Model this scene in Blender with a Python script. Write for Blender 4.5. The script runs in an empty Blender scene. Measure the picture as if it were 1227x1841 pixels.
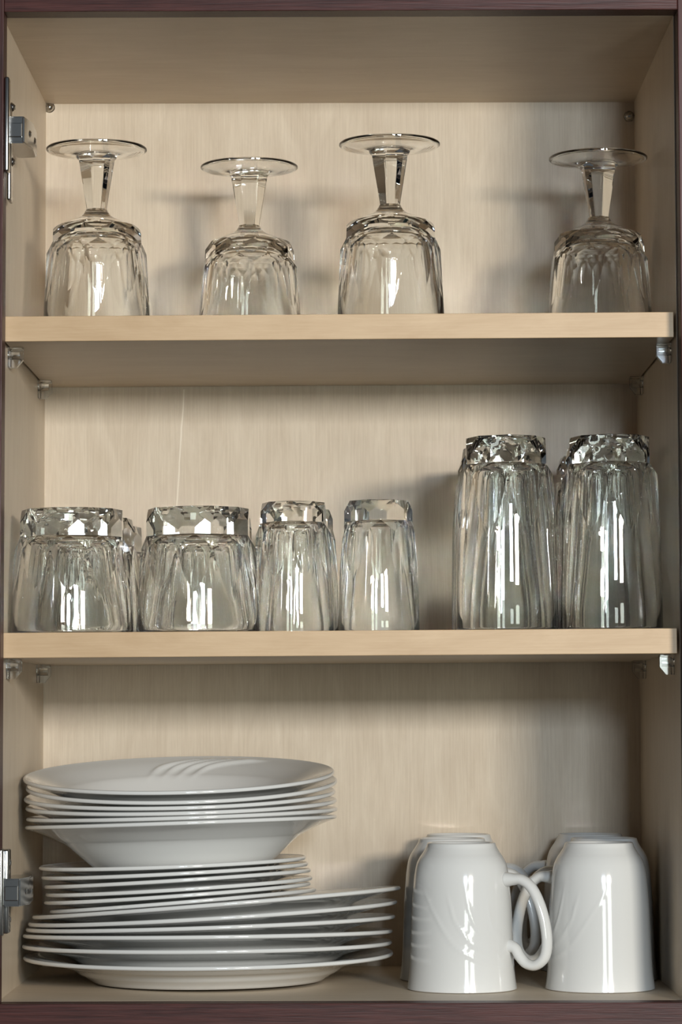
import bpy, bmesh, math, random
from mathutils import Vector, Matrix
from math import pi, sin, cos, tan, radians, atan2, hypot, sqrt

# ------------------------------------------------------------------ camera, world, lights
SC = bpy.context.scene
COL = SC.collection
CAM_X, CAM_D, CAM_Z = 0.00848, 2.01849, 0.19116
PITCH, YAW, ROLL, FPX = 0.07164, -0.00367, -0.00266, 5261.03

def cam_axes():
    f = Vector((sin(YAW)*cos(PITCH), cos(YAW)*cos(PITCH), sin(PITCH)))
    r0 = Vector((cos(YAW), -sin(YAW), 0)); u0 = r0.cross(f)
    return cos(ROLL)*r0 + sin(ROLL)*u0, -sin(ROLL)*r0 + cos(ROLL)*u0, f
RT, UP, FW = cam_axes()
CPOS = Vector((CAM_X, -CAM_D, CAM_Z))
cam = bpy.data.cameras.new('camera'); cam_o = bpy.data.objects.new('camera', cam); COL.objects.link(cam_o)
m = Matrix((RT, UP, -FW)).transposed().to_4x4(); m.translation = CPOS
cam_o.matrix_world = m
cam.sensor_fit = 'VERTICAL'; cam.sensor_height = 36.0; cam.lens = FPX/1841*36.0
cam.clip_start = 0.05
SC.camera = cam_o

def ray(u, v): return RT*((u-613.5)/FPX) - UP*((v-920.5)/FPX) + FW
def atY(u, v, Y):
    d = ray(u, v); return CPOS + d*((Y-CPOS.y)/d.y)
def atZ(u, v, Z):
    d = ray(u, v); return CPOS + d*((Z-CPOS.z)/d.z)

SC.view_settings.view_transform = 'Standard'
SC.view_settings.look = 'None'
SC.view_settings.gamma = 1.0
SC.view_settings.use_curve_mapping = False
SC.view_settings.exposure = -0.10
SC.cycles.max_bounces = 28
SC.cycles.transmission_bounces = 24
SC.cycles.glossy_bounces = 8
SC.cycles.sample_clamp_indirect = 0
SC.cycles.blur_glossy = 0.3

W = bpy.data.worlds.new('room_world'); SC.world = W; W.use_nodes = True
W.node_tree.nodes['Background'].inputs[0].default_value = (0.74, 0.87, 1.0, 1)
W.node_tree.nodes['Background'].inputs[1].default_value = 0.075

def window_light(name, target, dx, dz, dist, sx, sz, energy, colour):
    """a window of the kitchen: rectangle facing the cupboard, seen from it at slopes dx, dz"""
    d = Vector((dx, -1, dz)).normalized()
    L = bpy.data.lights.new(name, 'AREA'); L.shape = 'RECTANGLE'; L.size = sx; L.size_y = sz
    L.energy = energy; L.color = colour
    o = bpy.data.objects.new(name, L); COL.objects.link(o)
    o.location = Vector(target) + d*dist
    o.rotation_euler = (-d).to_track_quat('-Z', 'Y').to_euler()
    return o
window_light('window_pane_outer_sky_offscreen', (0, .3, .35), 0.375, 0.095, 3.2, 0.40, 0.24, 53, (1.0, 0.93, 0.82))
window_light('window_pane_outer_garden_offscreen', (0, .3, .35), 0.375, -0.04, 3.2, 0.40, 0.50, 8, (0.92, 1.0, 0.90))
window_light('window_pane_inner_sky_offscreen', (0, .3, .35), 0.155, 0.095, 3.2, 0.34, 0.26, 33, (0.73, 0.86, 1.0))
window_light('window_pane_inner_garden_offscreen', (0, .3, .35), 0.155, -0.04, 3.2, 0.34, 0.50, 6, (0.90, 1.0, 0.94))

# ------------------------------------------------------------------ helpers
def link(name, mesh, mat=None, parent=None):
    o = bpy.data.objects.new(name, mesh); COL.objects.link(o)
    if mat is not None and len(mesh.materials) == 0: mesh.materials.append(mat)
    if parent is not None: o.parent = parent
    return o
def tag(o, label, cat, group=None, kind=None):
    o['label'] = label; o['category'] = cat
    if group: o['group'] = group
    if kind: o['kind'] = kind
    return o
def empty(name, loc=(0, 0, 0), rot=(0, 0, 0)):
    o = bpy.data.objects.new(name, None); COL.objects.link(o)
    o.location = loc; o.rotation_euler = rot; o.empty_display_size = .02
    return o
def copy_tree(o, parent=None):
    c = o.copy(); COL.objects.link(c); c.parent = parent
    for ch in list(o.children): copy_tree(ch, c)
    return c
def to_mesh(bm, name, smooth=False):
    me = bpy.data.meshes.new(name)
    bmesh.ops.recalc_face_normals(bm, faces=bm.faces)
    if smooth:
        for f in bm.faces: f.smooth = True
    bm.to_mesh(me); bm.free()
    return me
def sharp_by_angle(bm, ang):
    for e in bm.edges:
        if len(e.link_faces) == 2 and e.calc_face_angle(0) > ang: e.smooth = False
def box(bm, x0, x1, y0, y1, z0, z1, bevel=0, seg=2):
    vs = [bm.verts.new((x, y, z)) for x in (x0, x1) for y in (y0, y1) for z in (z0, z1)]
    fs = []
    for q in ((0,1,3,2),(4,6,7,5),(0,4,5,1),(2,3,7,6),(0,2,6,4),(1,5,7,3)):
        fs.append(bm.faces.new([vs[i] for i in q]))
    if bevel:
        es = {e for f in fs for e in f.edges}
        bmesh.ops.bevel(bm, geom=list(es), offset=bevel, segments=seg, affect='EDGES', profile=.5)
    return vs
def box_obj(name, dims, mat, parent=None, bevel=.0008):
    bm = bmesh.new(); box(bm, *dims, bevel=bevel)
    return link(name, to_mesh(bm, name), mat, parent)
def lathe(bm, prof, seg, closed_axis=True):
    """prof: list of (r,z); r==0 makes a pole. returns rings"""
    rings = []
    for r, z in prof:
        if r < 1e-9: rings.append([bm.verts.new((0, 0, z))])
        else: rings.append([bm.verts.new((r*cos(2*pi*k/seg), r*sin(2*pi*k/seg), z)) for k in range(seg)])
    for a, b in zip(rings[:-1], rings[1:]):
        for k in range(seg):
            k2 = (k+1) % seg
            if len(a) == 1 and len(b) == 1: continue
            if len(a) == 1: bm.faces.new((a[0], b[k], b[k2]))
            elif len(b) == 1: bm.faces.new((a[k], b[0], a[k2]))
            else: bm.faces.new((a[k], b[k], b[k2], a[k2]))
    return rings
def arc(cx, cz, r, a0, a1, n):
    return [(cx+r*cos(radians(a0+(a1-a0)*i/n)), cz+r*sin(radians(a0+(a1-a0)*i/n))) for i in range(n+1)]
def spline(pts, n):
    """Catmull-Rom through pts, n samples per span"""
    P = [Vector(p) for p in pts]; out = []
    for i in range(len(P)-1):
        p0 = P[i-1] if i else P[0]*2-P[1]; p1 = P[i]; p2 = P[i+1]; p3 = P[i+2] if i+2 < len(P) else P[-1]*2-P[-2]
        for k in range(n):
            t = k/n
            out.append(.5*((2*p1)+(p2-p0)*t+(2*p0-5*p1+4*p2-p3)*t*t+(3*p1-p0-3*p2+p3)*t**3))
    out.append(P[-1]); return out

# ------------------------------------------------------------------ materials
def new_mat(name):
    M = bpy.data.materials.new(name); M.use_nodes = True
    nt = M.node_tree; return M, nt, nt.nodes['Principled BSDF']
def wood(name, base, dark, axis, rough=.5, fine=.12, mottle=.25, relief=.08, seed=0, spec=.35, flecks=0):
    """fine straight grain along axis ('X','Y','Z') with soft mottling"""
    M, nt, B = new_mat(name); N = nt.nodes; Lk = nt.links.new
    tc = N.new('ShaderNodeTexCoord')
    def mapped(across, along, off):
        mp = N.new('ShaderNodeMapping'); s = [across]*3; s['XYZ'.index(axis)] = along
        mp.inputs['Scale'].default_value = s; mp.inputs['Location'].default_value = (off, off*1.7, off*.6)
        Lk(tc.outputs['Object'], mp.inputs[0]); return mp
    def noise(mp, detail, rough_, dist=0):
        n = N.new('ShaderNodeTexNoise'); n.inputs['Scale'].default_value = 1; n.inputs['Detail'].default_value = detail
        n.inputs['Roughness'].default_value = rough_; n.inputs['Distortion'].default_value = dist
        Lk(mp.outputs[0], n.inputs['Vector']); return n
    n1 = noise(mapped(850, 26, seed), 3, .65)
    n2 = noise(mapped(42, 11, seed+5), 5, .65, 1.0)
    n3 = noise(mapped(9, 5, seed+9), 3, .55, 1.2)
    def mul(a, k, c):
        x = N.new('ShaderNodeMath'); x.operation = 'MULTIPLY_ADD'; x.inputs[1].default_value = k; x.inputs[2].default_value = c
        Lk(a, x.inputs[0]); return x.outputs[0]
    def add(a, b):
        x = N.new('ShaderNodeMath'); x.operation = 'ADD'; Lk(a, x.inputs[0]); Lk(b, x.inputs[1]); return x.outputs[0]
    f = add(add(mul(n1.outputs[0], fine*3, -fine*1.5), mul(n2.outputs[0], mottle*2.4, -mottle*1.2)), mul(n3.outputs[0], mottle*2, .5-mottle))
    if flecks:
        n4 = noise(mapped(120, 30, seed+3), 2, .5); cr = N.new('ShaderNodeValToRGB')
        cr.color_ramp.elements[0].position = .70; cr.color_ramp.elements[1].position = .74
        Lk(n4.outputs[0], cr.inputs[0]); f = add(f, mul(cr.outputs[0], -flecks, 0))
    ramp = N.new('ShaderNodeValToRGB'); ramp.color_ramp.elements[0].color = (*dark, 1); ramp.color_ramp.elements[1].color = (*base, 1)
    ramp.color_ramp.elements[0].position = .15; ramp.color_ramp.elements[1].position = .75
    Lk(f, ramp.inputs[0]); Lk(ramp.outputs[0], B.inputs['Base Color'])
    B.inputs['Roughness'].default_value = rough; B.inputs['Specular IOR Level'].default_value = spec
    bp = N.new('ShaderNodeBump'); bp.inputs['Strength'].default_value = relief; bp.inputs['Distance'].default_value = .0006
    Lk(n1.outputs[0], bp.inputs['Height']); Lk(bp.outputs[0], B.inputs['Normal'])
    return M
BACK = wood('maple_back', (.68, .575, .445), (.50, .395, .285), 'Z', rough=.55, fine=.2, mottle=.26, seed=1)
SIDE = wood('maple_side', (.68, .575, .445), (.50, .395, .285), 'Z', rough=.42, fine=.14, mottle=.2, seed=3)
FLAT = wood('maple_flat', (.68, .575, .445), (.50, .395, .285), 'X', rough=.40, fine=.14, mottle=.2, seed=7)
EDGE = wood('maple_edge_band', (.64, .455, .275), (.50, .33, .18), 'X', rough=.45, fine=.16, mottle=.42, seed=12)
def streak(M, x0, z0, x1, z1, w, col):
    """pale dried drip on the veneer"""
    nt = M.node_tree; N = nt.nodes; Lk = nt.links.new; B = N['Principled BSDF']
    tc = N.new('ShaderNodeTexCoord'); sp = N.new('ShaderNodeSeparateXYZ'); Lk(tc.outputs['Object'], sp.inputs[0])
    def m(op, a, b=None, c=None):
        x = N.new('ShaderNodeMath'); x.operation = op
        for i, q in enumerate((a, b, c)):
            if q is None: continue
            if isinstance(q, (int, float)): x.inputs[i].default_value = q
            else: Lk(q, x.inputs[i])
        return x.outputs[0]
    k = (x1-x0)/(z1-z0)
    wob = N.new('ShaderNodeTexNoise'); wob.inputs['Scale'].default_value = 30; Lk(tc.outputs['Object'], wob.inputs['Vector'])
    line = m('MULTIPLY_ADD', sp.outputs[2], k, x0-k*z0)
    d = m('ABSOLUTE', m('SUBTRACT', sp.outputs[0], m('ADD', line, m('MULTIPLY_ADD', wob.outputs[0], .003, -.0015))))
    a = m('LESS_THAN', d, w); a = m('MULTIPLY', a, m('GREATER_THAN', sp.outputs[2], min(z0, z1))); a = m('MULTIPLY', a, m('LESS_THAN', sp.outputs[2], max(z0, z1)))
    a = m('MULTIPLY', a, m('MULTIPLY_ADD', wob.outputs[0], .9, .1))
    mx = N.new('ShaderNodeMix'); mx.data_type = 'RGBA'; mx.inputs[7].default_value = (*col, 1)
    src = B.inputs['Base Color'].links[0].from_socket; Lk(a, mx.inputs[0]); Lk(src, mx.inputs[6]); Lk(mx.outputs[2], B.inputs['Base Color'])
p0, p1 = atY(331, 700, .3), atY(315, 960, .3)
streak(BACK, p0.x, p0.z, p1.x, p1.z, .0006, (.86, .78, .66))
CHERRY = wood('dark_cherry', (.085, .028, .024), (.030, .010, .009), 'X', rough=.42, fine=.45, mottle=.3, relief=.25, seed=21, spec=.25)
CHERRYV = wood('dark_cherry_upright', (.085, .028, .024), (.030, .010, .009), 'Z', rough=.42, fine=.45, mottle=.3, relief=.25, seed=25, spec=.3)

def glass(name, col, ior, rough=0.0):
    M, nt, B = new_mat(name)
    B.inputs['Base Color'].default_value = (*col, 1); B.inputs['Roughness'].default_value = rough
    B.inputs['IOR'].default_value = ior; B.inputs['Transmission Weight'].default_value = 1
    return M
GLASS = glass('clear_glass', (.985, .997, .993), 1.50)
PLASTIC = glass('clear_plastic', (.93, .95, .96), 1.49, .05)
M, nt, B = new_mat('white_glaze'); CERAMIC = M
B.inputs['Base Color'].default_value = (.70, .695, .675, 1); B.inputs['Roughness'].default_value = .10
B.inputs['Coat Weight'].default_value = .3; B.inputs['Coat Roughness'].default_value = .03
M, nt, B = new_mat('nickel_steel'); METAL = M
B.inputs['Base Color'].default_value = (.48, .47, .45, 1); B.inputs['Metallic'].default_value = 1; B.inputs['Roughness'].default_value = .2

# ------------------------------------------------------------------ unseen kitchen round the cupboard
WALLP = wood('kitchen_wall_paint', (.55, .53, .48), (.53, .51, .46), 'Z', rough=.8, fine=.05, mottle=.05, seed=31)
FLOORW = wood('added_dark_floor', (.075, .045, .028), (.04, .024, .015), 'Y', rough=.5, fine=.2, mottle=.3, seed=35)
o = box_obj('added_floor', (-4, 4, -6.5, .312, -1.42, -1.37), FLOORW, None, 0); o['kind'] = 'structure'  # dark floor out of view, added to block room fill from below
o = box_obj('wall_back', (-4, 4, .306, .40, -1.37, 1.2), WALLP, None, 0); o['kind'] = 'structure'
# ------------------------------------------------------------------ cupboard carcass
HW, HH, DEP = .236, .68655, .300
cab = empty('kitchen_cabinet', (0, .15, 0))
tag(cab, 'open wall cupboard with maple interior and dark cherry face frame', 'cabinet')
def cab_part(name, dims, mat, bevel=.0006):
    o = box_obj(name, dims, mat, None, bevel); o.parent = cab; o.matrix_parent_inverse = Matrix.Translation((0, -.15, 0)); return o
T = .016
cab_part('back_panel', (-HW-T, HW+T, DEP, DEP+.006, -T, HH+T), BACK, 0)['label'] = 'pale maple veneer back panel'
cab_part('side_panel', (-HW-T, -HW, .013, DEP, -T, HH+T), SIDE, 0)
cab_part('side_panel', (HW, HW+T, .013, DEP, -T, HH+T), SIDE, 0)
cab_part('top_panel', (-HW, HW, .013, DEP, HH, HH+T), FLAT, 0)
cab_part('bottom_panel', (-HW, HW, .013, DEP, -T, 0), FLAT, 0)
ff = cab_part('face_frame_rail', (-.2335, HW+.001, -.006, .013, -.038, 0.0), CHERRY); ff['label'] = 'dark cherry bottom rail'
cab_part('face_frame_rail', (-.2335, HW+.001, -.006, .013, HH, HH+.04), CHERRY)['label'] = 'dark cherry top rail'
cab_part('face_frame_stile', (-.2335-.042, -.2335, -.006, .013, -.038, HH+.04), CHERRYV)
cab_part('face_frame_stile', (HW+.001, HW+.043, -.006, .013, -.038, HH+.04), CHERRYV)

# screws in the upper back corners
def dome_screw(name, mat, r, h, loc, rot, parent, inv):
    bm = bmesh.new()
    prof = [(0, h)] + [(r*sin(radians(a)), h*cos(radians(a))) for a in (20, 40, 60, 78, 90)] + [(r*1.15, 0), (r*1.15, -.002), (0, -.002)]
    lathe(bm, prof, 20)
    box(bm, -r*.55, r*.55, -r*.1, r*.1, h*.86, h*1.02); box(bm, -r*.1, r*.1, -r*.55, r*.55, h*.86, h*1.02)
    o = link(name, to_mesh(bm, name, True), mat, parent)
    o.location = loc; o.rotation_euler = rot
    if inv is not None: o.matrix_parent_inverse = inv
    return o
INV = Matrix.Translation((0, -.15, 0))
p = atY(89, 193, DEP-.001)
dome_screw('screw', METAL, .0038, .004, (p.x, DEP-.001, p.z), (pi/2, 0, 0), cab, INV)['label'] = 'steel dome head screw'
p = atY(1133, 209, DEP-.001)
dome_screw('screw', METAL, .0038, .004, (p.x, DEP-.001, p.z), (pi/2, 0, .4), cab, INV)['label'] = 'steel dome head screw'

# hinges on the frame stile
def hinge(zc, lower):
    h = empty('hinge'); h.parent = cab; h.matrix_parent_inverse = INV; h['label'] = 'nickel plated concealed hinge'
    x0 = -.2335
    def bar(name, dims, bev, mat=METAL):
        bm = bmesh.new(); box(bm, *dims, bevel=bev, seg=3); sharp_by_angle(bm, .6)
        return link(name, to_mesh(bm, name, True), mat, h)
    if not lower:
        bar('mounting_plate', (x0, x0+.0036, -.004, .006, zc-.031, zc+.036), .0014)
        bar('mounting_plate', (x0+.0002, x0+.0030, .0145, .030, zc-.048, zc+.020), .0013)
    else:
        bar('mounting_plate', (x0-.002, x0+.0016, .002, .011, zc-.030, zc+.030), .0014)
        bar('mounting_plate', (x0-.002, x0+.0040, .0145, .030, zc-.029, zc+.029), .0013)
    # arm: channel with sloping nose
    bm = bmesh.new()
    xa = x0+.0015
    def prism(poly, z0, z1):
        lo = [bm.verts.new((x, y, z0)) for x, y in poly]; hi = [bm.verts.new((x, y, z1)) for x, y in poly]
        n = len(poly); bm.faces.new(lo[::-1]); bm.faces.new(hi)
        for i in range(n): bm.faces.new((lo[i], lo[(i+1) % n], hi[(i+1) % n], hi[i]))
    prism([(xa, .004), (xa+.0115, .004), (xa+.0125, .006), (xa+.0155, .030), (xa+.0150, .058), (xa+.004, .060), (xa, .058)], zc-.0095, zc+.0095)
    bmesh.ops.bevel(bm, geom=bm.edges[:], offset=.0010, segments=2, affect='EDGES')
    sharp_by_angle(bm, .5)
    arm = link('hinge_arm', to_mesh(bm, 'hinge_arm', True), METAL, h)
    bm = bmesh.new(); box(bm, xa+.0012, xa+.0105, .0026, .0046, zc-.0055, zc+.0045, bevel=.0005)
    link('cover_plate', to_mesh(bm, 'cover_plate'), METAL, arm)
    for (yy, zz) in ((.020, .004), (.040, .003)):
        s = dome_screw('screw', METAL, .0028, .0014, (xa+.0138+(yy-.02)*.06, yy, zc+zz-.004), (0, pi/2, 0), arm, None)
    for zz in (.0195, -.0195):
        dome_screw('screw', METAL, .0030, .0020, (x0+.003, .022, zc+zz), (0, pi/2, 0), h, None)
    return h
hinge(atY(30, 236, .01).z, False)
hinge(atY(20, 1604, .01).z, True)

# ------------------------------------------------------------------ shelves
def shelf(zl_bot, thick, tilt, x0, x1, label):
    s = empty('shelf', (0, .15, zl_bot), (0, -tilt, 0))
    tag(s, label, 'shelf', 'adjustable cupboard shelves')
    o = box_obj('board', (x0, x1, .0165-.15, .2985-.15, 0, thick), FLAT, s, .0003)
    e = box_obj('edge_band', (x0, x1, .0155-.15, .0168-.15, 0, thick), EDGE, s, .0004); e['label'] = 'warm maple edge band with flame grain'
    return s
S1B, S1T, S1A = .45832, .0177, .00352
S2B, S2T, S2A = .23705, .0175, .0041
shelf(S1B, S1T, S1A, -.2343, .2343, 'upper maple shelf carrying the stemmed goblets')
shelf(S2B, S2T, S2A, -.2350, .2343, 'lower maple shelf carrying the tumblers')
def top1(x): return S1B+S1T+S1A*x
def top2(x): return S2B+S2T+S2A*x

# shelf supports
bm = bmesh.new()
def prism_xz(poly, y0, y1):
    lo = [bm.verts.new((x, y0, z)) for x, z in poly]; hi = [bm.verts.new((x, y1, z)) for x, z in poly]
    n = len(poly); bm.faces.new(lo); bm.faces.new(hi[::-1])
    for i in range(n): bm.faces.new((lo[i], hi[i], hi[(i+1) % n], lo[(i+1) % n]))
mm = .001
prism_xz([(0, 0), (.0105, 0), (.0105, -.0016), (.0022, -.0016), (.0022, -.0140), (0, -.0140)], -.0042, .0042)
bmesh.ops.bevel(bm, geom=bm.edges[:], offset=.0003, segments=1, affect='EDGES')
BR = to_mesh(bm, 'bracket')
bm = bmesh.new(); prism_xz([(.0022, -.0016), (.0105, -.0016), (.0105, -.0085), (.0060, -.0140), (.0022, -.0140)], -.0010, .0042); GU = to_mesh(bm, 'gusset')
bm = bmesh.new(); lathe(bm, [(0, -.009), (.0024, -.009), (.0024, 0.0), (.0030, .0005), (.0030, .0085), (0, .0085)], 16)
bmesh.ops.transform(bm, matrix=Matrix.Translation((0, -.0020, -.0055)) @ Matrix.Rotation(pi/2, 4, 'Y'), verts=bm.verts)
sharp_by_angle(bm, .6); PN = to_mesh(bm, 'pin', True)
for which, zb, a in (('upper', S1B, S1A), ('lower', S2B, S2A)):
    for side in (-1, 1):
        for row, yy in (('front', .052), ('rear', .252)):
            xw = HW*side
            s = empty('shelf_support', (xw, yy, zb + a*xw*.98 - .0001), (0, 0, 0 if side < 0 else pi))
            hs = 'hinge-side wall' if side < 0 else 'wall without hinges'
            tag(s, 'clear plastic support under %s shelf, %s corner, %s' % (which, row, hs), 'shelf support', 'clear plastic shelf supports')
            link('bracket', BR, PLASTIC, s); link('gusset', GU, PLASTIC, s); link('pin', PN, PLASTIC, s)

# ------------------------------------------------------------------ cut glass
def cut(bm, phi, zA, pA, zB, pB, zlo, zhi, planes):
    """flat facet facing phi whose distance from the axis runs pA at zA to pB at zB, within zlo..zhi"""
    s = (pB-pA)/(zB-zA); d = Vector((cos(phi), sin(phi), 0))
    no = Vector((d.x, d.y, -s)); co = Vector((d.x*pA, d.y*pA, zA)); e = 2e-6
    vs = {v for v in bm.verts if zlo-e <= v.co.z <= zhi+e and v.tag is False and (v.co.x*d.x+v.co.y*d.y) > 0}
    fs = [f for f in bm.faces if all(v in vs for v in f.verts)]
    es = {x for f in fs for x in f.edges}; vv = {x for f in fs for x in f.verts}
    bmesh.ops.bisect_plane(bm, geom=fs+list(es)+list(vv), dist=1e-7, plane_co=co, plane_no=no)
    c = no.dot(co)
    for v in bm.verts:
        if v.tag or not (zlo-e <= v.co.z <= zhi+e): continue
        dd = v.co.x*d.x+v.co.y*d.y
        if dd > 1e-5 and no.dot(v.co) > c+1e-9:
            t = (c+s*v.co.z)/dd; v.co.x *= t; v.co.y *= t
    n = no.normalized(); planes.append((n, n.dot(co), zlo, zhi))
def facet_edges(bm, planes):
    """edges between two different facets, or facet and round wall, become sharp"""
    ids = {}
    for f in bm.faces:
        f.smooth = True; k = -1
        c = f.calc_center_median()
        if not any(v.tag for v in f.verts):
            for i, (n, d, lo, hi) in enumerate(planes):
                if lo-1e-5 <= c.z <= hi+1e-5 and abs(n.dot(c)-d) < 2e-6 and abs(f.normal.dot(n)) > .999: k = i; break
        ids[f] = k
    for e in bm.edges:
        lf = e.link_faces
        if len(lf) == 2 and (ids[lf[0]] != ids[lf[1]] or (ids[lf[0]] < 0 and e.calc_face_angle(0) > .7)): e.smooth = False
def split_mesh(bm, name, test):
    """mesh of the faces for which test(face) holds"""
    b2 = bm.copy(); b2.faces.ensure_lookup_table(); bm.faces.ensure_lookup_table()
    kill = [f for f in b2.faces if not test(f)]
    bmesh.ops.delete(b2, geom=kill, context='FACES')
    me = bpy.data.meshes.new(name); b2.to_mesh(me); b2.free()
    return me
def tumbler_bm(N, H, rim, Rv, Rb, zv, zb, z2, z1, wall, rot):
    """inverted cut tumbler: mouth at z=0, faceted base on top. radii/heights in metres"""
    bm = bmesh.new(); seg = N*8
    p1v = Rv*cos(pi/N); sl = (Rb-p1v)/(zb-zv); p1z2 = p1v+sl*(z2-zv); a0 = p1z2*cos(pi/N)
    vr = p1z2
    ri = rim-wall; zi = z2+.012*H; rib = a0-wall*1.15
    inner = [(0, zi), (rib*.45, zi), (rib*.74, zi-.0008)] + [(rib*.74+rib*.26*sin(radians(a)), zi-.0008-.0075*(1-cos(radians(a)))) for a in (25, 45, 62, 76, 90)]
    inner += [(rib+(ri-rib)*t, (zi-.0083)*(1-t)+.0022*t) for t in (.25, .5, .75, 1)]
    lip = [(rim-wall*.85, .0008), (rim-wall*.5, 0), (rim-wall*.15, .0008)]
    def Rz(z):
        if z <= zb: return rim+(Rb-rim)*z/zb
        return Rb+(Rv-Rb)*(z-zb)/(zv-zb) if z <= zv else Rv+(Rv-Rb)*(z-zv)/(zv-zb)
    outer = [(Rz(z), z) for z in [.003] + [zb*t for t in (.2, .4, .6, .8, .95)] + [zb+(zv-zb)*t for t in (.1, .3, .5, .7, .9)] + [zv, (zv+z2)/2, z2]]
    block = [(vr*1.03, z2+(H-z2)*t) for t in (.25, .5, .75, 1)]
    rec = a0*.70
    cap = [(rec, H), (rec*.95, H-.0012), (rec*.5, H-.0022), (0, H-.0026)]
    n_in = len(inner)+len(lip)
    rings = lathe(bm, inner+lip+outer+block+cap, seg)
    for rg in rings[:n_in]:
        for v in rg: v.tag = True
    for rg in rings[-3:]:
        for v in rg: v.tag = True
    planes = []
    for k in range(N):
        cut(bm, 2*pi*k/N, zv, p1v, zb, Rb, .003, z2, planes)
    for k in range(N):
        cut(bm, 2*pi*(k+.5)/N, z2, a0, zv, Rv, .003, z2, planes)
    for k in range(N):
        cut(bm, 2*pi*(k+.5)/N, z2, a0, H, a0*1.0001, z2, H, planes)
    for k in range(N):
        cut(bm, 2*pi*k/N, z1, vr, H, a0*cos(pi/N), z2, H, planes)
    bmesh.ops.recalc_face_normals(bm, faces=bm.faces)
    facet_edges(bm, planes)
    if rot: bmesh.ops.rotate(bm, verts=bm.verts, cent=(0, 0, 0), matrix=Matrix.Rotation(rot, 3, 'Z'))
    z2e = z2-1e-5
    isbase = lambda f: f.calc_center_median().z > z2e and all(v.co.z > z2e for v in f.verts)
    body = split_mesh(bm, 'body', lambda f: not isbase(f)); base = split_mesh(bm, 'base', isbase)
    bm.free(); return body, base
def glass_thing(name, meshes, loc, rz, label, cat, group, tilt):
    t = empty(name, loc, (Matrix.Rotation(-tilt, 3, 'Y') @ Matrix.Rotation(rz, 3, 'Z')).to_euler()); tag(t, label, cat, group)
    for nm, me in meshes: link(nm, me, GLASS, t)
    return t

# rocks, juice and highball glasses of one pattern
RH = .0885; rk = tumbler_bm(10, RH, .0444, .0410, .0428, RH*.680, RH*.345, RH*.778, RH*.900, .0030, 0)
JH = .0948; jc = tumbler_bm(8, JH, .0292, .0275, .0283, JH*.757, JH*.43, JH*.845, JH*.928, .0026, 0)
TH = .1380; tl = tumbler_bm(8, TH, .0366, .0340, .0355, TH*.804, TH*.514, TH*.858, TH*.928, .0028, 0)
def stand2(name, ms, u, v, Y, rot, label, group):
    x = atY(u, v, Y).x
    if name == 'short_tumbler': x = max(x, -HW+.0449)
    return glass_thing(name, (('body', ms[0]), ('base', ms[1])), (x, Y, top2(x)+.00005), rot, label, 'glass', group, S2A)
GR, GJ, GT = 'short cut glass tumblers', 'small cut glass juice tumblers', 'tall cut glass tumblers'
F = -pi/2
stand2('short_tumbler', rk, 126, 1050, .066, F+.03, 'upturned short wide glass next to hinge-side wall, at shelf front edge', GR)
stand2('short_tumbler', rk, 137, 1050, .160, F+.2, 'upturned short wide glass, middle of three in a row along hinge-side wall', GR)
stand2('short_tumbler', rk, 146, 1050, .2525, F+.1, 'upturned short wide glass by hinge-side wall, against back panel', GR)
stand2('short_tumbler', rk, 357.5, 1050, .062, F-.02, 'upturned short wide glass standing beside the small juice glasses', GR)
stand2('short_tumbler', rk, 364, 1050, .1535, F+.12, 'upturned short wide glass hidden behind another, near the juice glasses', GR)
stand2('juice_tumbler', jc, 529, 1050, .0925, F-.10+pi/8, 'upturned small narrow glass beside short wide tumbler, at shelf front', GJ)
stand2('juice_tumbler', jc, 541, 1050, .166, F+.1, 'upturned small narrow glass standing behind another narrow glass', GJ)
stand2('juice_tumbler', jc, 682, 1050, .084, F+.05, 'upturned small narrow glass with open shelf beside it, towards tall glasses', GJ)
stand2('highball_tumbler', tl, 912, 950, .064, F-.02+pi/8, 'upturned tall glass at shelf front, nearer the small narrow glasses', GT)
stand2('highball_tumbler', tl, 904, 950, .141, F+.25, 'upturned tall glass, middle of row nearer the small narrow glasses', GT)
stand2('highball_tumbler', tl, 897, 950, .220, F+.1, 'upturned tall glass at back panel, nearer the small narrow glasses', GT)
stand2('highball_tumbler', tl, 1099, 950, .064, F+pi/8-.09, 'upturned tall glass at shelf front beside shaded side wall', GT)
stand2('highball_tumbler', tl, 1092, 950, .141, F+.2, 'upturned tall glass, middle of row beside shaded side wall', GT)
stand2('highball_tumbler', tl, 1075, 950, .220, F+.05, 'upturned tall glass at back panel in row beside shaded side wall', GT)

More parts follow.
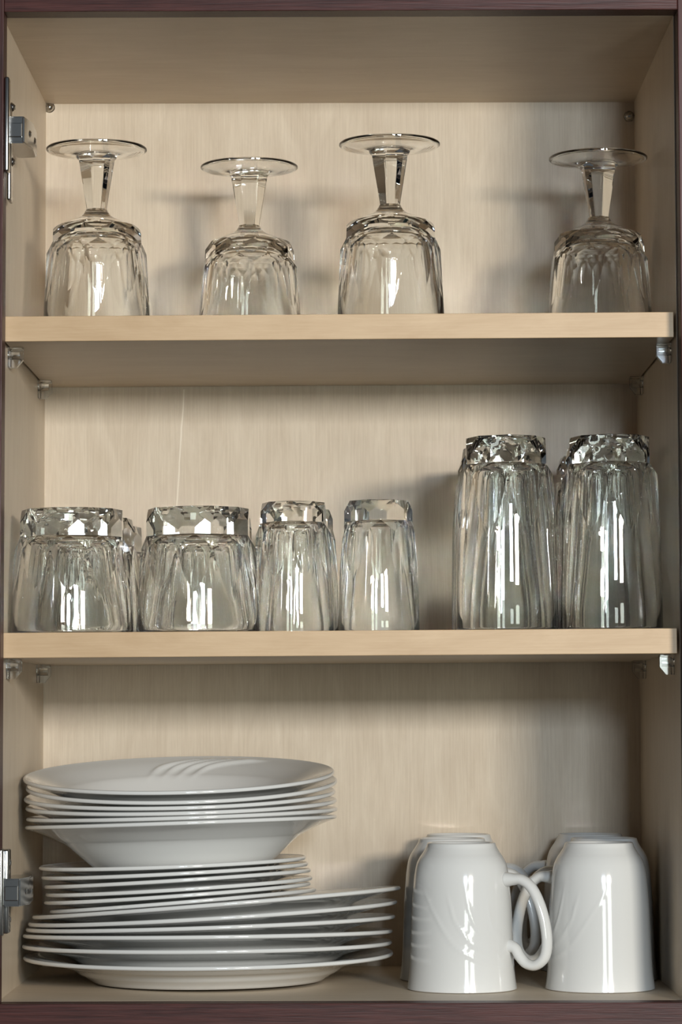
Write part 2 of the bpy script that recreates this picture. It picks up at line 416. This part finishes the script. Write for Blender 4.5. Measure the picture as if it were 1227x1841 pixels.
# goblets
def goblet_parts():
    N = 10; seg = 80; H = .1382
    bm = bmesh.new(); mmz = lambda d: H-d*.001
    rim, Rv, Rb, zv, zb, z2, z1 = .0395, .0366, .0384, mmz(79), mmz(112), mmz(72), mmz(62)
    p1v = Rv*cos(pi/N); sl = (Rb-p1v)/(zb-zv); p1z2 = p1v+sl*(z2-zv); a0 = p1z2*cos(pi/N); vr = p1z2
    wall = .0024; zi = mmz(64); rib = a0-.0035; ri = rim-wall
    inner = [(0, zi), (rib*.3, zi-.0006)] + [(rib*.3+rib*.7*sin(radians(a)), zi-.0006-.016*(1-cos(radians(a)))) for a in (15, 30, 45, 60, 75, 90)]
    zz = zi-.0166
    inner += [(rib+(ri-rib)*t, zz*(1-t)+.002*t) for t in (.25, .5, .75, 1)]
    lip = [(rim-wall*.85, .0007), (rim-wall*.5, 0), (rim-wall*.15, .0007)]
    def Rz(z):
        if z <= zb: return rim+(Rb-rim)*z/zb
        return Rb+(Rv-Rb)*(z-zb)/(zv-zb)
    outer = [(Rz(z), z) for z in [.0025] + [zb*t for t in (.3, .6, .9)] + [zb+(zv-zb)*t for t in (.1, .3, .5, .7, .9, 1)] + [(zv+z2)/2, z2]]
    block = [(vr*1.02, mmz(d)) for d in (69, 66, 63, 61)]
    shoulder = [(.0285, mmz(58.6)), (.0235, mmz(56.5)), (.0185, mmz(54.6)), (.0140, mmz(52.9)), (.0110, mmz(51)), (.0090, mmz(48.6)), (.0080, mmz(46.4))]
    zst, zsb = mmz(9.2), mmz(46)
    stem = [(.0080, mmz(46)), (.0097, mmz(34)), (.0116, mmz(22)), (.0138, mmz(9.2))]
    collar = [(.0138, mmz(8.6)), (.0148, mmz(7.6)), (.0150, mmz(6.8))]
    foot = [(.0185, mmz(6.2)), (.0245, mmz(4.8)), (.0305, mmz(3.5)), (.0338, mmz(3.1)), (.0358, mmz(2.8)), (.0370, mmz(1.9)), (.0371, mmz(1.0)), (.0363, mmz(.2)), (.0350, H), (.0334, mmz(.5)), (.0300, mmz(1.4)), (.0240, mmz(2.9)), (.0180, mmz(4.2)), (.0100, mmz(4.9)), (0, mmz(5.0))]
    n_in = len(inner)+len(lip)
    rings = lathe(bm, inner+lip+outer+block+shoulder+stem+collar+foot, seg)
    for rg in rings[:n_in]:
        for v in rg: v.tag = True
    planes = []
    for k in range(N): cut(bm, 2*pi*k/N, zv, p1v, zb, Rb, .0025, z2, planes)
    for k in range(N): cut(bm, 2*pi*(k+.5)/N, z2, a0, zv, Rv, .0025, z2, planes)
    for k in range(N): cut(bm, 2*pi*(k+.5)/N, z2, a0, mmz(61), a0*.985, z2, mmz(54.6), planes)
    for k in range(N): cut(bm, 2*pi*k/N, z1-.0035, vr, mmz(59.4), a0*.90, z2, mmz(54.6), planes)
    for k in range(6): cut(bm, 2*pi*k/6+.26, zsb, .0066, zst, .0119, zsb, zst, planes)
    bmesh.ops.recalc_face_normals(bm, faces=bm.faces)
    facet_edges(bm, planes)
    cz = lambda f: f.calc_center_median().z
    bowl = split_mesh(bm, 'bowl', lambda f: cz(f) < zsb-1e-6)
    stem_ = split_mesh(bm, 'stem', lambda f: zsb-1e-6 <= cz(f) <= zst+1e-6)
    foot_ = split_mesh(bm, 'foot', lambda f: cz(f) > zst+1e-6)
    bm.free(); return bowl, stem_, foot_, H
gb, gs, gf, GH = goblet_parts()
for (u, v, rot, label) in (
        (175, 266, .12, 'upturned stemmed goblet beside the hinge-side wall'),
        (449.5, 298, -.2, 'upturned stemmed goblet set deepest on the shelf, low foot'),
        (702, 257, .02, 'upturned stemmed goblet closest to the shelf front edge, highest foot'),
        (1077, 282, .35, 'upturned stemmed goblet in shade beside the wall without hinges')):
    P = atZ(u, v, .4762+GH)
    P = atZ(u, v, top1(P.x)+GH)
    glass_thing('goblet', (('bowl', gb), ('stem', gs), ('foot', gf)), (P.x, P.y, top1(P.x)+.00005), F+rot, label, 'goblet', 'upturned cut glass goblets', S1A)

# ------------------------------------------------------------------ white crockery
def seg_dist(px, pz, a, b):
    dx, dz = b[0]-a[0], b[1]-a[1]; L = dx*dx+dz*dz
    t = 0 if L == 0 else max(0, min(1, ((px-a[0])*dx+(pz-a[1])*dz)/L))
    return hypot(px-a[0]-t*dx, pz-a[1]-t*dz), t
def curve_field(curves, sig):
    """curves: lists of 2-D points; ridge height fades in from the first point"""
    out = []
    for c in curves:
        pts = spline([(a, b, 0) for a, b in c], 6); out.append([(q[0], q[1]) for q in pts])
    boxes = [(min(q[0] for q in c)-4*sig, max(q[0] for q in c)+4*sig, min(q[1] for q in c)-4*sig, max(q[1] for q in c)+4*sig) for c in out]
    def f(x, z):
        best = 0
        for c, bx in zip(out, boxes):
            if not (bx[0] < x < bx[1] and bx[2] < z < bx[3]): continue
            n = len(c)-1
            for i in range(n):
                d, t = seg_dist(x, z, c[i], c[i+1])
                if d < 4*sig:
                    s = (i+t)/n; w = min(1, 4*s+.12)*min(1, 3*(1-s)+.15)
                    best = max(best, w*math.exp(-(d/sig)**2))
        return best
    return f
def plate_mesh(name, R, h, prof_out, thick, foot_r, foot_h, swirl, emboss, groups=(90, -30, -150)):
    """profile: underside points (r fraction, z fraction); upper face lies thick above"""
    und = [(p[0]*R, p[1]*h) for p in spline([(a, b, 0) for a, b in prof_out], 9)]
    top = []
    for i, (r, z) in enumerate(und):
        a = und[max(0, i-1)]; b = und[min(len(und)-1, i+1)]
        dx, dz = b[0]-a[0], b[1]-a[1]; L = hypot(dx, dz)
        top.append((r-dz/L*thick, z+dx/L*thick))
    e = und[-1]; t = top[-1]
    cx, cz = (e[0]+t[0])/2, (e[1]+t[1])/2; rr = hypot(e[0]-t[0], e[1]-t[1])/2; a0 = math.degrees(atan2(e[1]-cz, e[0]-cx))
    bead = arc(cx, cz, max(rr*1.08, .00160), a0+25, a0+155, 5)
    footring = [(foot_r-.004, foot_h), (foot_r-.003, .0004), (foot_r-.0015, 0), (foot_r, .0004), (foot_r+.0016, foot_h)]
    under = [(0, foot_h)] + [q for q in [(foot_r*.5, foot_h)]] + footring + [q for q in und if q[0] > foot_r+.004]
    upper = [q for q in top[::-1] if q[0] > .002] + [(0, top[0][1])]
    bm = bmesh.new(); seg = 288
    rings = lathe(bm, under+bead+upper, seg)
    up0 = len(under)+len(bead)
    if swirl:
        fld = curve_field(swirl, .0020)
        for rg in rings:
            if len(rg) == 1: continue
            for v in rg:
                r = hypot(v.co.x, v.co.y); a = math.degrees(atan2(v.co.y, v.co.x))
                for g in groups:
                    da = (a-g+180) % 360-180
                    if abs(da) < 50: v.co.z += emboss*fld(-radians(da)*R, r)
    sharp_by_angle(bm, 1.2)
    return to_mesh(bm, name, True)
def swirls(R, r0, r1):
    cs = []
    for k in range(4):
        o = -.10*R+k*.13*R
        cs.append([(o+.42*R, r1-.012*R), (o+.22*R, r1-.02*R-(r1-r0)*.12), (o, (r0+r1)/2), (o-.14*R, r0)])
    return cs
RD, RS, RB = .1372, .0985, .1158
hD, hS, hB = .0207, .0162, .0420
pD = plate_mesh('dinner_plate', RD, hD, [(0, .09), (.35, .09), (.60, .11), (.68, .27), (.735, .50), (.80, .63), (.90, .76), (.985, .84)], .0029, .085, .0018, swirls(RD, .76*RD, .96*RD), .0009)
pS = plate_mesh('side_plate', RS, hS, [(0, .06), (.35, .06), (.58, .08), (.66, .27), (.72, .50), (.80, .62), (.90, .74), (.983, .82)], .0022, .056, .0009, swirls(RS, .74*RS, .95*RS), .0008)
pB = plate_mesh('soup_bowl', RB, hB, [(0, .035), (.30, .035), (.47, .06), (.56, .18), (.66, .42), (.735, .60), (.78, .67), (.88, .80), (.982, .90)], .0026, .053, .0014, swirls(RB, .72*RB, .95*RB), .0019, (94,))

def place_plate(name, me, R, h, yc, lt, rt, fv, rot, label, group):
    a = atY(lt[0], lt[1], yc); b = atY(rt[0], rt[1], yc); c = (a+b)/2
    roll = atan2(b.z-a.z, b.x-a.x)
    uc = (lt[0]+rt[0])/2
    P = atY(uc, fv, yc-R)
    pitch = atan2(P.z-c.z, R)                     # + : front edge raised
    rotm = Matrix.Rotation(-roll, 4, 'Y') @ Matrix.Rotation(-pitch, 4, 'X') @ Matrix.Rotation(rot, 4, 'Z')
    # rim height sits h above the foot
    base = c - (rotm.to_3x3() @ Vector((0, 0, h*.93)))
    o = link(name, me, CERAMIC); o.matrix_world = Matrix.Translation(base) @ rotm
    return tag(o, label, 'bowl' if 'bowl' in name else 'plate', group), base, roll, pitch
ORD = ['topmost', 'second from top', 'third from top', 'third from bottom', 'second from bottom', 'lowest']
DIN = [((56.5, 1648), (724, 1594.6), 1627.2), ((47.4, 1659.7), (719.6, 1619.8), 1651.8), ((43.5, 1669.8), (715.7, 1646.2), 1668),
       ((39, 1681), (710, 1672.8), 1684.5), ((39, 1699), (707.7, 1693), 1711), ((42, 1718.6), (708.9, 1712.3), 1741.2)]
SML = [((72, 1558.3), (549.6, 1540), 1558.0), ((74.8, 1576), (554.9, 1551.3), 1570.5), ((79.8, 1592.6), (559.4, 1562.8), 1582.5),
       ((84.6, 1606.5), (560.3, 1577.0), 1599), ((78, 1621), (561, 1586.7), 1610.5), ((89, 1637.5), (569.7, 1598), 1622.0)]
BWL = [((44, 1398), (601, 1388), 1426.6), ((48.2, 1414), (606, 1404), 1444.3), ((44, 1435), (603.8, 1423), 1454), ((46.9, 1452), (606.4, 1439), 1463.4),
       ((48.2, 1472.5), (607.4, 1454.8), 1471.7), ((45.3, 1488), (607, 1468.3), 1480.8)]
for i in range(6):
    r_ = place_plate('dinner_plate', pD, RD, hD, .161, *DIN[i], .02, 'large white dinner plate, %s of the dinner plates in the pile' % ORD[i], 'large white dinner plates')
    print('D', i, [round(x*1000, 1) for x in r_[1]], round(math.degrees(r_[2]), 2), round(math.degrees(r_[3]), 2))
for i in range(6):
    r_ = place_plate('side_plate', pS, RS, hS, .148, *SML[i], .05, 'small white side plate, %s of the small plates under the bowls' % ORD[i], 'small white side plates')
    print('S', i, [round(x*1000, 1) for x in r_[1]], round(math.degrees(r_[2]), 2), round(math.degrees(r_[3]), 2))
for i in range(6):
    r_ = place_plate('soup_bowl', pB, RB, hB, .150, *BWL[i], .03, 'white wide-rimmed soup bowl, %s of the bowls on the pile' % ORD[i], 'white rimmed soup bowls')
    print('B', i, [round(x*1000, 1) for x in r_[1]], round(math.degrees(r_[2]), 2), round(math.degrees(r_[3]), 2))

# mugs, upside down: mouth at z=0, foot ring on top
MH = .1045
def mug_meshes():
    o = [(.0394, .0007), (.0392, .0020), (.0386, .006), (.0379, .012), (.0374, .019), (.0369, .030), (.0363, .045), (.0358, .058), (.0350, .070), (.0341, .080),
         (.0325, .0885), (.0303, .0935), (.0276, .0975), (.0255, .1010), (.0246, .1036)]
    o = [(p[0], p[1]) for p in spline([(a, b, 0) for a, b in o], 7)]
    out = []
    for i in range(len(o)-1):
        out.append(o[i])
    out.append(o[-1])
    ring = [(.0243, .1042), (.0236, MH), (.0226, .1042), (.0218, .1026), (.0200, .1019), (.010, .1015), (0, .1014)]
    inn = [(0, .097), (.012, .0966), (.020, .094), (.026, .089), (.0298, .082), (.0314, .068), (.0324, .045), (.0334, .020), (.0346, .010), (.0362, .004), (.0378, .0006), (.0387, .0001)]
    bm = bmesh.new(); seg = 200
    rings = lathe(bm, inn+out+ring, seg)
    cur = [[(-41, 74), (-22, 55), (2, 33.5), (25, 24), (52, 18.5), (78, 16.5)], [(-7, 70), (-2, 60), (4, 49), (22, 35), (50, 25.5), (80, 21)],
           [(15, 74), (18, 62), (25, 49), (41, 35), (62, 28.5), (82, 26)], [(42, 63), (44, 54), (49, 45), (60, 38), (74, 33)]]
    rr = .0362
    cur = [[(radians(80-a)*rr, z*.001) for a, z in c] for c in cur]
    fld = curve_field(cur, .00085)
    for rg in rings[len(inn):len(inn)+len(out)]:
        for v in rg:
            if not (.012 < v.co.z < .08): continue
            a = abs(atan2(v.co.y, v.co.x))*rr
            k = fld(a, v.co.z)
            if k > .001:
                r = hypot(v.co.x, v.co.y); s = (r+.00045*k)/r; v.co.x *= s; v.co.y *= s
    sharp_by_angle(bm, 1.3)
    body = to_mesh(bm, 'body', True)
    # handle towards +x
    path = spline([(.0335, 0, .0785), (.0390, 0, .0788), (.0460, 0, .0785), (.0530, 0, .0735), (.0590, 0, .0625), (.0632, 0, .0480), (.0646, 0, .0340),
                   (.0625, 0, .0240), (.0560, 0, .0185), (.0490, 0, .0195), (.0440, 0, .0245), (.0405, 0, .0300), (.0350, 0, .0315)], 5)
    bm = bmesh.new(); rs = []; n = len(path); S = 16
    for i, p in enumerate(path):
        t = (path[min(n-1, i+1)]-path[max(0, i-1)]).normalized(); nn = Vector((0, 1, 0)).cross(t).normalized()
        s = i/(n-1)
        ra = .0037+.0016*math.exp(-(s/.10)**2)+.0014*math.exp(-((1-s)/.06)**2)      # in the plane of the loop
        rb = .0056+.0010*math.exp(-(s/.12)**2)
        rs.append([bm.verts.new(p+nn*(ra*cos(2*pi*k/S))+Vector((0, 1, 0))*(rb*sin(2*pi*k/S))) for k in range(S)])
    for a, b in zip(rs[:-1], rs[1:]):
        for k in range(S): bm.faces.new((a[k], b[k], b[(k+1) % S], a[(k+1) % S]))
    bm.faces.new(rs[0]); bm.faces.new(rs[-1][::-1])
    return body, to_mesh(bm, 'handle', True)
mb, mh = mug_meshes()
for (u, v, Y, rot, label) in (
        (831, 1700, .0995, -.40, 'upturned white mug at cupboard front, beside the plates, handle showing'),
        (814, 1700, .1800, -.35, 'upturned white mug, middle of the row beside the plates'),
        (826, 1700, .2590, -.45, 'upturned white mug against back panel, in row beside the plates'),
        (1079, 1700, .0995, pi-.45, 'upturned white mug at cupboard front, beside the shaded side wall'),
        (1092, 1700, .1795, pi-.35, 'upturned white mug, middle of row beside shaded side wall'),
        (1063, 1700, .2590, pi-.40, 'upturned white mug against back panel, by the shaded side wall')):
    x = min(atY(u, v, Y).x, HW-.0397)
    t = empty('mug', (x, Y, .00003), (0, 0, rot)); tag(t, label, 'mug', 'upturned white mugs')
    link('body', mb, CERAMIC, t); link('handle', mh, CERAMIC, t)
